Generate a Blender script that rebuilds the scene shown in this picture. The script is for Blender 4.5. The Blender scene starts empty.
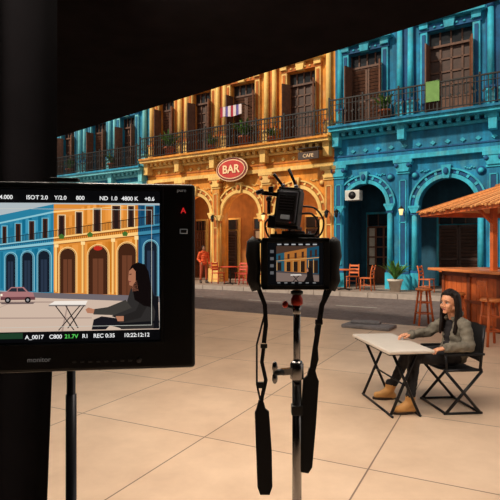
import bpy, bmesh, math, random
from mathutils import Vector, Matrix, noise
random.seed(7)
scene = bpy.context.scene
try:
    scene.view_settings.view_transform = 'Standard'
    scene.view_settings.look = 'None'
except Exception: pass

# ---------------------------------------------------------------- materials
def lin(c):
    out = []
    for v in c:
        v = v/255.0
        out.append(v/12.92 if v <= 0.04045 else ((v+0.055)/1.055)**2.4)
    return tuple(out)
MC = {}
def mat(name, col, rough=0.6, metal=0.0, emit=0.0, var=0.12, scale=6.0, bump=0.0, spec=0.5, dirt=0.0, plaster=None):
    if name in MC: return MC[name]
    m = bpy.data.materials.new(name); m.use_nodes = True
    nt = m.node_tree; p = nt.nodes['Principled BSDF']
    c = lin(col)
    p.inputs['Roughness'].default_value = rough
    p.inputs['Metallic'].default_value = metal
    p.inputs['Specular IOR Level'].default_value = spec
    tc = nt.nodes.new('ShaderNodeTexCoord')
    nz = nt.nodes.new('ShaderNodeTexNoise'); nz.inputs['Scale'].default_value = scale
    nz.inputs['Detail'].default_value = 6
    nt.links.new(tc.outputs['Object'], nz.inputs['Vector'])
    rp = nt.nodes.new('ShaderNodeValToRGB')
    rp.color_ramp.elements[0].position = 0.3; rp.color_ramp.elements[1].position = 0.7
    lo = [max(0, v*(1-var)) for v in c]; hi = [min(1, v*(1+var)) for v in c]
    rp.color_ramp.elements[0].color = (*lo, 1); rp.color_ramp.elements[1].color = (*hi, 1)
    nt.links.new(nz.outputs['Fac'], rp.inputs['Fac'])
    out = rp.outputs['Color']
    def noise_fac(sx, sz, a, b_, off):
        mp_ = nt.nodes.new('ShaderNodeMapping'); mp_.inputs['Scale'].default_value = (sx, sx, sz); mp_.inputs['Location'].default_value = (off, off, off)
        nt.links.new(tc.outputs['Object'], mp_.inputs['Vector'])
        n2 = nt.nodes.new('ShaderNodeTexNoise'); n2.inputs['Scale'].default_value = 1.0; n2.inputs['Detail'].default_value = 9; n2.inputs['Roughness'].default_value = 0.65
        nt.links.new(mp_.outputs['Vector'], n2.inputs['Vector'])
        r2 = nt.nodes.new('ShaderNodeValToRGB'); r2.color_ramp.elements[0].position = a; r2.color_ramp.elements[1].position = b_
        nt.links.new(n2.outputs['Fac'], r2.inputs['Fac']); return r2
    if plaster:   # worn paint showing the render underneath
        r3_ = noise_fac(1.6, 1.1, 0.54, 0.66, 7.3)
        r3_.color_ramp.elements[1].color = (0.5, 0.5, 0.5, 1)
        mx = nt.nodes.new('ShaderNodeMix'); mx.data_type = 'RGBA'
        nt.links.new(r3_.outputs['Color'], mx.inputs[0]); nt.links.new(out, mx.inputs[6]); mx.inputs[7].default_value = (*lin(plaster), 1); out = mx.outputs[2]
    if dirt > 0:   # blotchy weathering plus vertical rain streaks
        for k, (sx, sz, lo_, hi_, amt) in enumerate(((0.8, 0.8, 0.36, 0.6, dirt), (5.0, 0.55, 0.4, 0.62, dirt*0.9))):
            r2 = noise_fac(sx, sz, lo_, hi_, k*3.1)
            r2.color_ramp.elements[0].color = (1-amt, 1-amt*1.1, 1-amt*1.1, 1); r2.color_ramp.elements[1].color = (1, 1, 1, 1)
            mx = nt.nodes.new('ShaderNodeMix'); mx.data_type = 'RGBA'; mx.blend_type = 'MULTIPLY'; mx.inputs[0].default_value = 1
            nt.links.new(out, mx.inputs[6]); nt.links.new(r2.outputs['Color'], mx.inputs[7]); out = mx.outputs[2]
    nt.links.new(out, p.inputs['Base Color'])
    if emit > 0:
        nt.links.new(out, p.inputs['Emission Color']); p.inputs['Emission Strength'].default_value = emit
    if bump > 0:
        bp = nt.nodes.new('ShaderNodeBump'); bp.inputs['Strength'].default_value = bump; bp.inputs['Distance'].default_value = 0.01
        nt.links.new(nz.outputs['Fac'], bp.inputs['Height']); nt.links.new(bp.outputs['Normal'], p.inputs['Normal'])
    MC[name] = m
    return m
def scr(name, col, e=0.9):   # light-emitting screen pixel colour
    if name in MC: return MC[name]
    m = bpy.data.materials.new(name); m.use_nodes = True
    p = m.node_tree.nodes['Principled BSDF']
    p.inputs['Base Color'].default_value = (0, 0, 0, 1); p.inputs['Roughness'].default_value = 0.4
    p.inputs['Specular IOR Level'].default_value = 0.1
    p.inputs['Emission Color'].default_value = (*lin(col), 1); p.inputs['Emission Strength'].default_value = e
    MC[name] = m; return m

# ---------------------------------------------------------------- builder
class B:
    def __init__(s, name): s.name = name; s.bm = bmesh.new(); s.mats = []; s.M = Matrix.Identity(4)
    def mi(s, m):
        if m not in s.mats: s.mats.append(m)
        return s.mats.index(m)
    def add(s, vs, fs, m, smooth=False, M=None):
        T = s.M @ M if M is not None else s.M
        v = [s.bm.verts.new(T @ Vector(p)) for p in vs]
        k = s.mi(m)
        for f in fs:
            try:
                fc = s.bm.faces.new([v[i] for i in f]); fc.material_index = k; fc.smooth = smooth
            except ValueError: pass
    def merge(s, t, m, smooth=False, M=None):
        t.verts.index_update()
        s.add([v.co.copy() for v in t.verts], [[v.index for v in f.verts] for f in t.faces], m, smooth, M); t.free()
    def box(s, c, d, m, R=None, bev=0.0):
        t = bmesh.new(); bmesh.ops.create_cube(t, size=1)
        for v in t.verts: v.co = Vector((v.co.x*d[0], v.co.y*d[1], v.co.z*d[2]))
        if bev > 0:
            bmesh.ops.bevel(t, geom=list(t.edges), offset=bev, segments=2, profile=0.5, affect='EDGES')
        M = Matrix.Translation(c)
        if R is not None: M = M @ R.to_4x4()
        s.merge(t, m, False, M)
    def bb(s, a, b, m, bev=0.0):   # box by min/max corner
        s.box([(a[i]+b[i])/2 for i in range(3)], [abs(b[i]-a[i]) for i in range(3)], m, None, bev)
    def tube(s, pts, r, m, n=8, caps=True):
        pts = [Vector(p) for p in pts]; k = len(pts)
        rs = r if isinstance(r, (list, tuple)) else [r]*k
        vs = []; fs = []; prev = None
        for i, p in enumerate(pts):
            d = (pts[min(i+1, k-1)]-pts[max(i-1, 0)]).normalized()
            if prev is None:
                a = Vector((0, 0, 1)) if abs(d.z) < 0.9 else Vector((1, 0, 0))
                x = d.cross(a).normalized()
            else:
                x = (prev - d*prev.dot(d)).normalized()
            prev = x; y = d.cross(x)
            for j in range(n):
                an = 2*math.pi*j/n
                vs.append(p + (x*math.cos(an)+y*math.sin(an))*rs[i])
        for i in range(k-1):
            for j in range(n):
                fs.append((i*n+j, i*n+(j+1) % n, (i+1)*n+(j+1) % n, (i+1)*n+j))
        if caps: fs.append(tuple(reversed(range(n)))); fs.append(tuple((k-1)*n+j for j in range(n)))
        s.add(vs, fs, m, n > 6)
    def bar(s, p0, p1, w, h, m):   # rectangular bar
        p0 = Vector(p0); p1 = Vector(p1); d = (p1-p0)
        R = d.to_track_quat('X', 'Z').to_matrix()
        s.box((p0+p1)/2, (d.length, w, h), m, R)
    def lathe(s, prof, c, m, n=20):
        vs = []; fs = []
        for r, z in prof:
            for j in range(n):
                a = 2*math.pi*j/n; vs.append((c[0]+r*math.cos(a), c[1]+r*math.sin(a), c[2]+z))
        k = len(prof)
        for i in range(k-1):
            for j in range(n): fs.append((i*n+j, i*n+(j+1) % n, (i+1)*n+(j+1) % n, (i+1)*n+j))
        fs.append(tuple(reversed(range(n)))); fs.append(tuple((k-1)*n+j for j in range(n)))
        s.add(vs, fs, m, True)
    def ell(s, c, r, m, R=None, sub=3):
        t = bmesh.new(); bmesh.ops.create_icosphere(t, subdivisions=sub, radius=1)
        for v in t.verts: v.co = Vector((v.co.x*r[0], v.co.y*r[1], v.co.z*r[2]))
        M = Matrix.Translation(c)
        if R is not None: M = M @ R.to_4x4()
        s.merge(t, m, True, M)
    def prism(s, poly, y0, y1, m):   # poly in x,z ; extruded along y
        n = len(poly)
        vs = [(x, y0, z) for x, z in poly]+[(x, y1, z) for x, z in poly]
        fs = [tuple(range(n)), tuple(reversed(range(n, 2*n)))]
        for i in range(n): fs.append((i, (i+1) % n, n+(i+1) % n, n+i))
        s.add(vs, fs, m)
    def flat(s, poly, y, m): s.add([(x, y, z) for x, z in poly], [tuple(range(len(poly)))], m)
    def text(s, txt, size, pos, m, align='LEFT', extr=0.0, bold=0.0):
        cu = bpy.data.curves.new('t', 'FONT'); cu.body = txt; cu.size = size; cu.align_x = align; cu.extrude = extr
        cu.offset = bold
        o = bpy.data.objects.new('t', cu); scene.collection.objects.link(o)
        dg = bpy.context.evaluated_depsgraph_get()
        me = bpy.data.meshes.new_from_object(o.evaluated_get(dg))
        M = Matrix.Translation(pos) @ Matrix.Rotation(math.pi/2, 4, 'X')
        s.add([v.co.copy() for v in me.vertices], [tuple(p.vertices) for p in me.polygons], m, False, M)
        bpy.data.objects.remove(o); bpy.data.meshes.remove(me)
    def done(s, loc=(0, 0, 0), rz=0.0, parent=None, name=None, norm=True):
        if norm: bmesh.ops.recalc_face_normals(s.bm, faces=list(s.bm.faces))
        me = bpy.data.meshes.new(s.name); s.bm.to_mesh(me); s.bm.free()
        for m in s.mats: me.materials.append(m)
        o = bpy.data.objects.new(name or s.name, me); scene.collection.objects.link(o)
        o.location = loc; o.rotation_euler = (0, 0, rz)
        if parent: o.parent = parent
        return o
def empty(name, loc=(0, 0, 0)):
    e = bpy.data.objects.new(name, None); e.location = loc; e.empty_display_size = 0.1
    scene.collection.objects.link(e); return e

# ---------------------------------------------------------------- floor / street / ceiling
FO = Vector((3.6, 20, 0)); FR = math.radians(-32.2)
FM = Matrix.Translation(FO) @ Matrix.Rotation(FR, 4, 'Z')
def FW(u, v, z=0): return FM @ Vector((u, v, z))

def tile_mat():
    m = bpy.data.materials.new('concrete_tiles'); m.use_nodes = True
    nt = m.node_tree; p = nt.nodes['Principled BSDF']; L = nt.links.new
    tc = nt.nodes.new('ShaderNodeTexCoord')
    def dot(v):
        d = nt.nodes.new('ShaderNodeVectorMath'); d.operation = 'DOT_PRODUCT'; d.inputs[1].default_value = v
        L(tc.outputs['Object'], d.inputs[0]); return d.outputs['Value']
    def addc(s, c):
        a = nt.nodes.new('ShaderNodeMath'); a.operation = 'ADD'; a.inputs[1].default_value = c; L(s, a.inputs[0]); return a.outputs[0]
    cx = nt.nodes.new('ShaderNodeCombineXYZ')
    L(addc(dot((0.894, -0.447, 0)), 2.26+14), cx.inputs[0]); L(addc(dot((0.447, 0.894, 0)), 0.55+14), cx.inputs[1])
    bk = nt.nodes.new('ShaderNodeTexBrick'); bk.offset = 0; bk.squash = 1
    bk.inputs['Scale'].default_value = 1; bk.inputs['Brick Width'].default_value = 1.4; bk.inputs['Row Height'].default_value = 1.4
    bk.inputs['Mortar Size'].default_value = 0.007; bk.inputs['Mortar Smooth'].default_value = 0.3
    bk.inputs['Color1'].default_value = (*lin((224, 195, 168)), 1); bk.inputs['Color2'].default_value = (*lin((232, 204, 178)), 1)
    bk.inputs['Mortar'].default_value = (*lin((134, 110, 95)), 1)
    L(cx.outputs[0], bk.inputs['Vector'])
    n = nt.nodes.new('ShaderNodeTexNoise'); n.inputs['Scale'].default_value = 1.3; n.inputs['Detail'].default_value = 10; n.inputs['Roughness'].default_value = 0.65
    L(tc.outputs['Object'], n.inputs['Vector'])
    r = nt.nodes.new('ShaderNodeValToRGB'); r.color_ramp.elements[0].position = 0.3; r.color_ramp.elements[1].position = 0.65
    r.color_ramp.elements[0].color = (0.8, 0.77, 0.75, 1); r.color_ramp.elements[1].color = (1, 1, 1, 1)
    L(n.outputs['Fac'], r.inputs['Fac'])
    mx = nt.nodes.new('ShaderNodeMix'); mx.data_type = 'RGBA'; mx.blend_type = 'MULTIPLY'; mx.inputs[0].default_value = 1
    L(bk.outputs['Color'], mx.inputs[6]); L(r.outputs['Color'], mx.inputs[7]); L(mx.outputs[2], p.inputs['Base Color'])
    p.inputs['Roughness'].default_value = 0.42; p.inputs['Specular IOR Level'].default_value = 0.4
    return m
b = B('floor')
e0 = FW(-18, -8.05); e1 = FW(14, -8.05)
tm = tile_mat()
poly = [(-9, -4), (16, -4), (e1.x, e1.y), (e0.x, e0.y)]
b.add([(x, y, 0) for x, y in poly]+[(x, y, -0.1) for x, y in poly],
      [(0, 1, 2, 3), (7, 6, 5, 4), (0, 4, 5, 1), (1, 5, 6, 2), (2, 6, 7, 3), (3, 7, 4, 0)], tm)
b.done()
asph = mat('asphalt', (118, 106, 104), 0.85, var=0.25, scale=14, bump=0.3, dirt=0.3)
side = mat('sidewalk_stone', (158, 142, 130), 0.8, var=0.15, scale=5, dirt=0.2)
b = B('street')
b.bb((-26, -8.05, -0.1), (14, -2.47, -0.004), asph)
for i in range(-22, 13, 3): b.bb((i, -5.3, -0.004), (i+1.2, -5.2, -0.001), mat('road_paint', (150, 146, 140), 0.8))
b.done(FO, FR)
b = B('sidewalk')
b.bb((-26, -2.38, -0.1), (14, 3, 0.14), side)
for i in range(-26, 14): b.bb((i, -2.46, -0.1), (i+0.98, -2.38, 0.16), mat('kerb', (165, 152, 144), 0.8))
b.done(FO, FR)

blk = mat('black_duvetyne', (20, 16, 18), 0.95, var=0.3, scale=3, spec=0.05)
b = B('ceiling')
cp = [(-9, 16.5), (7, 2.1), (7, -4), (-9, -4)]
b.add([(x, y, 4.5) for x, y in cp]+[(x, y, 4.6) for x, y in cp],
      [(0, 1, 2, 3), (7, 6, 5, 4), (0, 4, 5, 1), (1, 5, 6, 2), (2, 6, 7, 3), (3, 7, 4, 0)], blk)
b.done()
b = B('light_block_walls'); b.bb((-9, -4.1, 0), (16, -4, 4.5), blk); b.bb((-9.1, -4, 0), (-9, 16, 4.5), blk); b.done()  # unseen back and left walls, added to keep world light off the stage
b = B('stage_curtain'); cm = mat('curtain_black', (19, 17, 20), 0.9, var=0.4, scale=2, spec=0.1)
nx = 160; vs = []; fs = []
for j in range(13):
    z = 0.01+4.48*j/12
    for i in range(nx):
        x = -4.2+3.21*i/(nx-1)
        w = 0.05*math.sin(i*0.42)+0.03*math.sin(i*0.19+1+j*0.05)
        vs.append((x-0.06*max(0, 1-z/1.6)*(i/nx), 2.6+w, z))
for j in range(12):
    for i in range(nx-1): fs.append((j*nx+i, j*nx+i+1, (j+1)*nx+i+1, (j+1)*nx+i))
b.add(vs, fs, cm, True); b.done()

# ---------------------------------------------------------------- buildings
wood_d = mat('dark_shutter_wood', (104, 66, 46), 0.6, var=0.3, scale=9, dirt=0.3)
wood_dd = mat('dark_door_wood', (62, 38, 30), 0.6, var=0.3, scale=9)
wood_m = mat('mid_door_wood', (128, 78, 48), 0.6, var=0.3, scale=9, dirt=0.3)
glassd = mat('dark_glass', (30, 36, 42), 0.12)
iron = mat('wrought_iron', (20, 18, 20), 0.5, metal=0.3)
leaf = mat('leaf_green', (58, 110, 40), 0.6, var=0.5, scale=12)
leaf2 = mat('leaf_light', (110, 150, 60), 0.6, var=0.4, scale=12)
terra = mat('terracotta', (160, 84, 50), 0.8)
lampg = mat('lantern_glass', (255, 210, 140), 0.4, emit=1.2)
rw = random.Random(21)

def shutters(b, uc, w, z0, z1, v, wm):
    hw = w/2
    for sgn in (-1, 1):
        a = uc+sgn*0.01; c = uc+sgn*hw
        lo, hi = min(a, c), max(a, c)
        b.bb((lo, v, z0), (lo+0.07, v+0.06, z1), wm); b.bb((hi-0.07, v, z0), (hi, v+0.06, z1), wm)
        for zz in (z0, z0+(z1-z0)*0.42, z1-0.1): b.bb((lo, v, zz), (hi, v+0.06, zz+0.1), wm)
        n = int((z1-z0)/0.14)
        for i in range(n):
            zz = z0+0.12+i*0.14
            if zz > z1-0.12: break
            b.box(((lo+hi)/2, v+0.04, zz), (hi-lo-0.1, 0.05, 0.1), wm, Matrix.Rotation(0.5, 3, 'X'))
    b.bb((uc-hw, v+0.07, z0), (uc+hw, v+0.1, z1), wood_dd)
def glazed(b, uc, w, z0, z1, v, wm):
    hw = w/2; b.bb((uc-hw, v+0.05, z0+0.7), (uc+hw, v+0.07, z1), glassd); b.bb((uc-hw, v+0.02, z0), (uc+hw, v+0.07, z0+0.7), wm)
    for x in (-hw, -0.5*hw, 0, 0.5*hw, hw): b.bb((uc+x-0.035, v, z0), (uc+x+0.035, v+0.06, z1), wm)
    for k in range(5): zz = z0+0.7+(z1-z0-0.7)*k/4; b.bb((uc-hw, v, zz-0.03), (uc+hw, v+0.06, zz+0.03), wm)
    cur = mat('lace_curtain', (206, 196, 180), 0.9); b.bb((uc-hw+0.06, v+0.042, z0+0.8), (uc-hw*0.55, v+0.05, z1-0.05), cur)

def facade(name, uL, uR, arches, cols, fz, wins, top=11.6, atop=4.2):
    wall, trim, shade, inner = cols
    b = B(name)
    bnd = [uL]+[(arches[i][0]+arches[i+1][0])/2 for i in range(len(arches)-1)]+[uR]
    H = 4.95
    for k, (uc, w) in enumerate(arches):
        u0, u1 = bnd[k], bnd[k+1]; r = w/2; sp = atop-r
        b.bb((u0, 0, 0.14), (uc-r, 0.5, H), wall); b.bb((uc+r, 0, 0.14), (u1, 0.5, H), wall)
        n = 20; vs = []; fs = []
        for i in range(n+1):
            a = math.pi*(1-i/n); x = uc+r*math.cos(a); z = sp+r*math.sin(a)
            vs += [(x, 0, z), (x, 0, H), (x, 0.5, z), (x, 0.5, H)]
        for i in range(n):
            q = i*4; p = q+4
            fs += [(q, p, p+1, q+1), (q+2, q+3, p+3, p+2), (q, q+2, p+2, p)]
        b.add(vs, fs, wall)
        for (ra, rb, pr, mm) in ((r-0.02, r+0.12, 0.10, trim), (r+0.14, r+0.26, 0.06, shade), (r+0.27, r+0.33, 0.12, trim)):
            vs = []; fs = []
            for i in range(n+1):
                a = math.pi*(1-i/n)
                for rr, vv in ((ra, 0), (ra, -pr), (rb, -pr), (rb, 0)): vs.append((uc+rr*math.cos(a), vv, sp+rr*math.sin(a)))
            for i in range(n):
                q = i*4; p = q+4
                fs += [(q, q+1, p+1, p), (q+1, q+2, p+2, p+1), (q+2, q+3, p+3, p+2)]
            b.add(vs, fs, mm)
        for i in range(1, 10):
            a = math.pi*i/10; R = Matrix.Rotation(-(a-math.pi/2), 3, 'Y')
            b.box((uc+(r+0.2)*math.cos(a), -0.06, sp+(r+0.2)*math.sin(a)), (0.09, 0.06, 0.12), trim, R)
        b.prism([(uc-0.1, atop-0.05), (uc+0.1, atop-0.05), (uc+0.17, atop+0.42), (uc-0.17, atop+0.42)], -0.2, 0, trim)
        b.ell((uc, -0.22, atop+0.2), (0.09, 0.06, 0.13), shade, None, 2)
        for sg in (-1, 1):
            ux = uc+sg*(r+0.12)
            b.bb((ux-0.16, -0.18, 0.14), (ux+0.16, 0, 0.75), trim)
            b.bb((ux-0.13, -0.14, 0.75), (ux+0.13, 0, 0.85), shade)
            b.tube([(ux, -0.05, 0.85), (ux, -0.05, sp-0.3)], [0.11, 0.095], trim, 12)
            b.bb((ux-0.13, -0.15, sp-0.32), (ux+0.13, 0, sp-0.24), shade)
            b.prism([(ux-0.1, sp-0.24), (ux+0.1, sp-0.24), (ux+0.18, sp-0.06), (ux-0.18, sp-0.06)], -0.19, 0, trim)
            b.bb((ux-0.2, -0.2, sp-0.06), (ux+0.2, 0.02, sp+0.02), trim)
            cx_, cz_ = uc+sg*(r+0.12), atop+0.15
            b.tube([(cx_, 0.0, cz_), (cx_, -0.05, cz_)], 0.15, shade, 14)
            b.tube([(cx_, 0.0, cz_), (cx_, -0.08, cz_)], 0.09, trim, 12)
            for q_ in range(5): b.ell((cx_-sg*(0.22+0.07*q_), -0.03, cz_+0.12+0.03*math.sin(q_*2)), (0.05, 0.035, 0.035), trim, None, 1)
        dw = min(1.5, w-0.35)
        b.bb((uc-dw/2-0.12, 2.5, 0.14), (uc+dw/2+0.12, 2.6, 3.25), trim)
        (shutters if k % 2 else glazed)(b, uc, dw, 0.16, 2.6, 2.36, wood_m if k % 2 == 0 else wood_dd)
        b.bb((uc-dw/2, 2.4, 2.65), (uc+dw/2, 2.5, 3.15), glassd)
        for q in range(4): b.bb((uc-dw/2+q*dw/3-0.02, 2.36, 2.65), (uc-dw/2+q*dw/3+0.02, 2.4, 3.15), wood_d)
    for i, u in enumerate(bnd):
        hw = 0.2
        uu = min(max(u, uL+hw+0.01), uR-hw-0.01)
        b.bb((uu-hw-0.07, -0.3, 0.14), (uu+hw+0.07, 0, 0.7), trim); b.bb((uu-hw-0.03, -0.25, 0.7), (uu+hw+0.03, 0, 0.82), shade)
        b.bb((uu-hw, -0.16, 0.82), (uu+hw, 0, 4.45), wall)
        b.bb((uu-hw+0.07, -0.2, 1.0), (uu-hw+0.11, -0.15, 4.2), trim); b.bb((uu+hw-0.11, -0.2, 1.0), (uu+hw-0.07, -0.15, 4.2), trim)
        b.bb((uu-hw+0.11, -0.18, 1.0), (uu+hw-0.11, -0.15, 4.2), shade)
        for zz in (1.0, 2.6, 4.16): b.bb((uu-hw+0.07, -0.2, zz), (uu+hw-0.07, -0.15, zz+0.04), trim)
        b.bb((uu-hw-0.04, -0.2, 4.42), (uu+hw+0.04, 0, 4.5), trim)
        b.prism([(uu-hw, 4.5), (uu+hw, 4.5), (uu+hw+0.12, 4.82), (uu-hw-0.12, 4.82)], -0.25, 0, trim)
        for sg in (-1, 1): b.tube([(uu+sg*0.22, -0.28, 4.72), (uu+sg*0.22, -0.02, 4.72)], 0.08, shade, 10)
        b.bb((uu-hw-0.14, -0.28, 4.82), (uu+hw+0.14, 0, 4.95), trim)
        b.bar((uu, -0.18, 3.15), (uu, -0.42, 3.2), 0.03, 0.03, iron)
        b.lathe([(0.05, 0), (0.09, 0.22), (0.02, 0.32)], (uu, -0.42, 2.88), lampg if i % 2 else glassd, 6); b.lathe([(0.11, 0), (0.02, 0.1)], (uu, -0.42, 3.1), iron, 6)
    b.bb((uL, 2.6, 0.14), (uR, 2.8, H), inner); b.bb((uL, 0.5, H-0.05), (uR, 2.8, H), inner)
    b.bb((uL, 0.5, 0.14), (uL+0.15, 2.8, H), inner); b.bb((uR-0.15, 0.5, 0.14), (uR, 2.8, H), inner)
    b.bb((uL, -0.22, H), (uR, 0.5, H+0.16), trim); b.bb((uL, -0.12, H+0.16), (uR, 0.5, fz-0.45), wall)
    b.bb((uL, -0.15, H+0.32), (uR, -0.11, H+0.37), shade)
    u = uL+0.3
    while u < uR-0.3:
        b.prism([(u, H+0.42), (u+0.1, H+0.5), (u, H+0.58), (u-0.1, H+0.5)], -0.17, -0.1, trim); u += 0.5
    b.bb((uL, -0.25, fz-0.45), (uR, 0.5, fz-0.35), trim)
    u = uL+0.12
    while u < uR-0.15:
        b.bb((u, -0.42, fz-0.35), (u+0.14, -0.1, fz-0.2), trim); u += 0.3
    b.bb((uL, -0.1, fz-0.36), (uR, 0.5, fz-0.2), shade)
    b.bb((uL, -0.72, fz-0.2), (uR, 0.5, fz-0.08), trim); b.bb((uL, -0.8, fz-0.08), (uR, 0.5, fz), wall)
    for u in bnd:
        uu = min(max(u, uL+0.2), uR-0.2)
        b.prism([(uu-0.12, fz-0.75), (uu+0.12, fz-0.75), (uu+0.14, fz-0.2), (uu-0.14, fz-0.2)], -0.5, -0.1, trim)
    edges = [uL]
    for k, (uc, w, h) in enumerate(wins):
        b.bb((edges[-1], 0, fz), (uc-w/2, 0.5, top), wall); edges.append(uc+w/2)
        b.bb((uc-w/2, 0, fz+h), (uc+w/2, 0.5, top), wall)
        if (k+len(wins)) % 2: glazed(b, uc, w, fz+0.02, fz+h-0.5, 0.26, wood_d)
        else: shutters(b, uc, w, fz+0.02, fz+h-0.5, 0.22, wood_d)
        b.bb((uc-w/2, 0.3, fz), (uc+w/2, 0.45, fz+h), wood_dd)
        b.bb((uc-w/2, 0.25, fz+h-0.5), (uc+w/2, 0.3, fz+h), glassd)
        for q in range(5): b.bb((uc-w/2+q*w/4-0.025, 0.2, fz+h-0.5), (uc-w/2+q*w/4+0.025, 0.26, fz+h), wood_d)
        b.bb((uc-w/2, 0.18, fz+h-0.55), (uc+w/2, 0.26, fz+h-0.47), wood_d)
        for sg in (-1, 1):
            b.box((uc+sg*(w/2-0.02), -0.2, fz+h/2-0.25), (0.05, 0.42, h-0.55), wood_d if sg < 0 else wood_m, Matrix.Rotation(sg*rw.uniform(0.1, 0.6), 3, 'Z'))
        for sg in (-1, 1):
            x = uc+sg*(w/2+0.13); b.bb((x-0.12, -0.1, fz), (x+0.12, 0, fz+h+0.1), trim)
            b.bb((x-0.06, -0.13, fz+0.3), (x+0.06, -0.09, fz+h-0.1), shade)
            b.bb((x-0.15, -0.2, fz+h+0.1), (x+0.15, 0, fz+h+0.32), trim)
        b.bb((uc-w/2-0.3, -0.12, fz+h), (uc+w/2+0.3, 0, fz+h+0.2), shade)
        for q in range(7): b.ell((uc-w/2+w*q/6, -0.13, fz+h+0.1), (0.06, 0.04, 0.05), trim, None, 1)
        b.bb((uc-w/2-0.42, -0.32, fz+h+0.32), (uc+w/2+0.42, 0, fz+h+0.44), trim)
        b.prism([(uc-w/2-0.36, fz+h+0.44), (uc+w/2+0.36, fz+h+0.44), (uc, fz+h+0.85)], -0.2, 0, shade)
        b.prism([(uc-0.15, fz+h-0.02), (uc+0.15, fz+h-0.02), (uc+0.2, fz+h+0.3), (uc-0.2, fz+h+0.3)], -0.22, 0, trim)
    b.bb((edges[-1], 0, fz), (uR, 0.5, top), wall)
    mids = [uL+0.25]+[(wins[i][0]+wins[i+1][0])/2 for i in range(len(wins)-1)]+[uR-0.25]
    for u in mids:
        inn = uL+0.5 < u < uR-0.5
        if inn:
            b.bb((u-0.36, -0.04, fz+0.2), (u+0.36, 0, top-1.7), shade)
        for du in ((-0.2, 0.2) if inn else (0,)):
            b.bb((u+du-0.14, -0.24, fz), (u+du+0.14, 0, fz+0.7), trim); b.bb((u+du-0.16, -0.26, fz+0.7), (u+du+0.16, 0, fz+0.78), shade)
            b.tube([(u+du, -0.1, fz+0.78), (u+du, -0.1, top-1.75)], [0.12, 0.1], trim, 12)
            b.lathe([(0.1, 0), (0.12, 0.1), (0.18, 0.32)], (u+du, -0.1, top-1.75), shade, 10)
            b.bb((u+du-0.18, -0.28, top-1.43), (u+du+0.18, 0, top-1.3), trim)
    b.bb((uL, -0.3, top-1.3), (uR, 0, top-0.9), shade); b.bb((uL, -0.7, top-0.2), (uR, 0.5, top), trim)
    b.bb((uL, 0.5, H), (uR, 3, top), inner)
    vr = -0.72
    b.bb((uL+0.03, vr-0.03, fz+0.98), (uR-0.03, vr+0.03, fz+1.03), iron)
    b.bb((uL+0.03, vr-0.02, fz+0.08), (uR-0.03, vr+0.02, fz+0.11), iron)
    b.bb((uL+0.03, vr-0.02, fz+0.8), (uR-0.03, vr+0.02, fz+0.82), iron)
    n = int((uR-uL)/0.135)
    for i in range(n+1):
        u = uL+0.05+(uR-uL-0.1)*i/n
        if i % 10 == 0: b.bb((u-0.03, vr-0.03, fz), (u+0.03, vr+0.03, fz+1.12), iron)
        else:
            b.bb((u-0.014, vr-0.014, fz+0.1), (u+0.014, vr+0.014, fz+1.0), iron)
            if i % 2: b.box((u, vr, fz+0.5), (0.07, 0.02, 0.12), iron, Matrix.Rotation(math.pi/4, 3, 'Y'))
    return b

yel = (mat('yellow_stucco', (240, 158, 56), 0.8, var=0.18, scale=3, bump=0.3, dirt=0.3, plaster=(236, 196, 140)),
       mat('cream_yellow_trim', (254, 206, 120), 0.75, var=0.12, scale=5, dirt=0.2, plaster=(226, 176, 116)),
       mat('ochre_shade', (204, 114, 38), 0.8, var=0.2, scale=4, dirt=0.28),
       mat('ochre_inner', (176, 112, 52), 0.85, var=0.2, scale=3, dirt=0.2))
bl1 = (mat('blue_stucco', (12, 138, 186), 0.8, var=0.22, scale=3, bump=0.3, dirt=0.38, plaster=(84, 164, 180)),
       mat('light_blue_trim', (50, 188, 220), 0.75, var=0.16, scale=5, dirt=0.3, plaster=(120, 190, 196)),
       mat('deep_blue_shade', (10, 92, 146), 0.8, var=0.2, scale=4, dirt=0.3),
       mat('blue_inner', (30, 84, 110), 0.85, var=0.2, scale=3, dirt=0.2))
clothR = mat('cloth_red', (160, 40, 60), 0.9); clothW = mat('cloth_white', (215, 200, 200), 0.9); clothB = mat('cloth_violet', (96, 84, 150), 0.9)
b = facade('colonial_building', -10.3, -0.2, [(-8.9, 0.9), (-7.3, 1.8), (-4.75, 2.05), (-1.9, 2.05)], yel, 6.1,
           [(-9.1, 1.0, 3.0), (-6.9, 1.1, 3.0), (-4.6, 1.3, 3.0), (-1.7, 1.3, 3.0)])
for i in range(8):
    b.prism([(-5.3+i*0.14, 7.45+0.03*math.sin(i)), (-5.16+i*0.14, 7.45+0.03*math.sin(i+1)), (-5.16+i*0.14, 7.9), (-5.3+i*0.14, 7.9)], -0.80-0.02*(i % 2), -0.77, (clothR, clothW, clothB, clothW)[i % 4])
b.tube([(-5.35, -0.78, 7.9), (-4.1, -0.78, 7.9)], 0.02, iron, 6)
b.tube([(-5.35, -0.78, 7.9), (-5.35, 0, 7.9)], 0.02, iron, 6); b.tube([(-4.1, -0.78, 7.9), (-4.1, 0, 7.9)], 0.02, iron, 6)
b.done(FO, FR)
b = facade('colonial_building', -0.2, 10.5, [(1.03, 1.75), (4.05, 2.0), (7.1, 2.0), (9.4, 1.2)], bl1, 6.4,
           [(1.05, 1.3, 2.9), (4.15, 1.5, 3.1), (7.2, 1.5, 3.1), (9.4, 1.0, 3.0)])
gc = mat('cloth_green', (110, 150, 84), 0.9)
b.bb((3.5, -0.80, 6.75), (3.95, -0.76, 7.45), gc); b.bb((3.5, -0.80, 7.42), (3.95, -0.66, 7.46), gc)
b.bb((0.25, -0.12, 3.55), (0.85, 0.25, 3.95), mat('ac_white', (200, 200, 196), 0.5), 0.02)
b.tube([(0.55, -0.12, 3.75), (0.55, -0.135, 3.75)], 0.15, iron, 16)
b.done(FO, FR)
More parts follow.
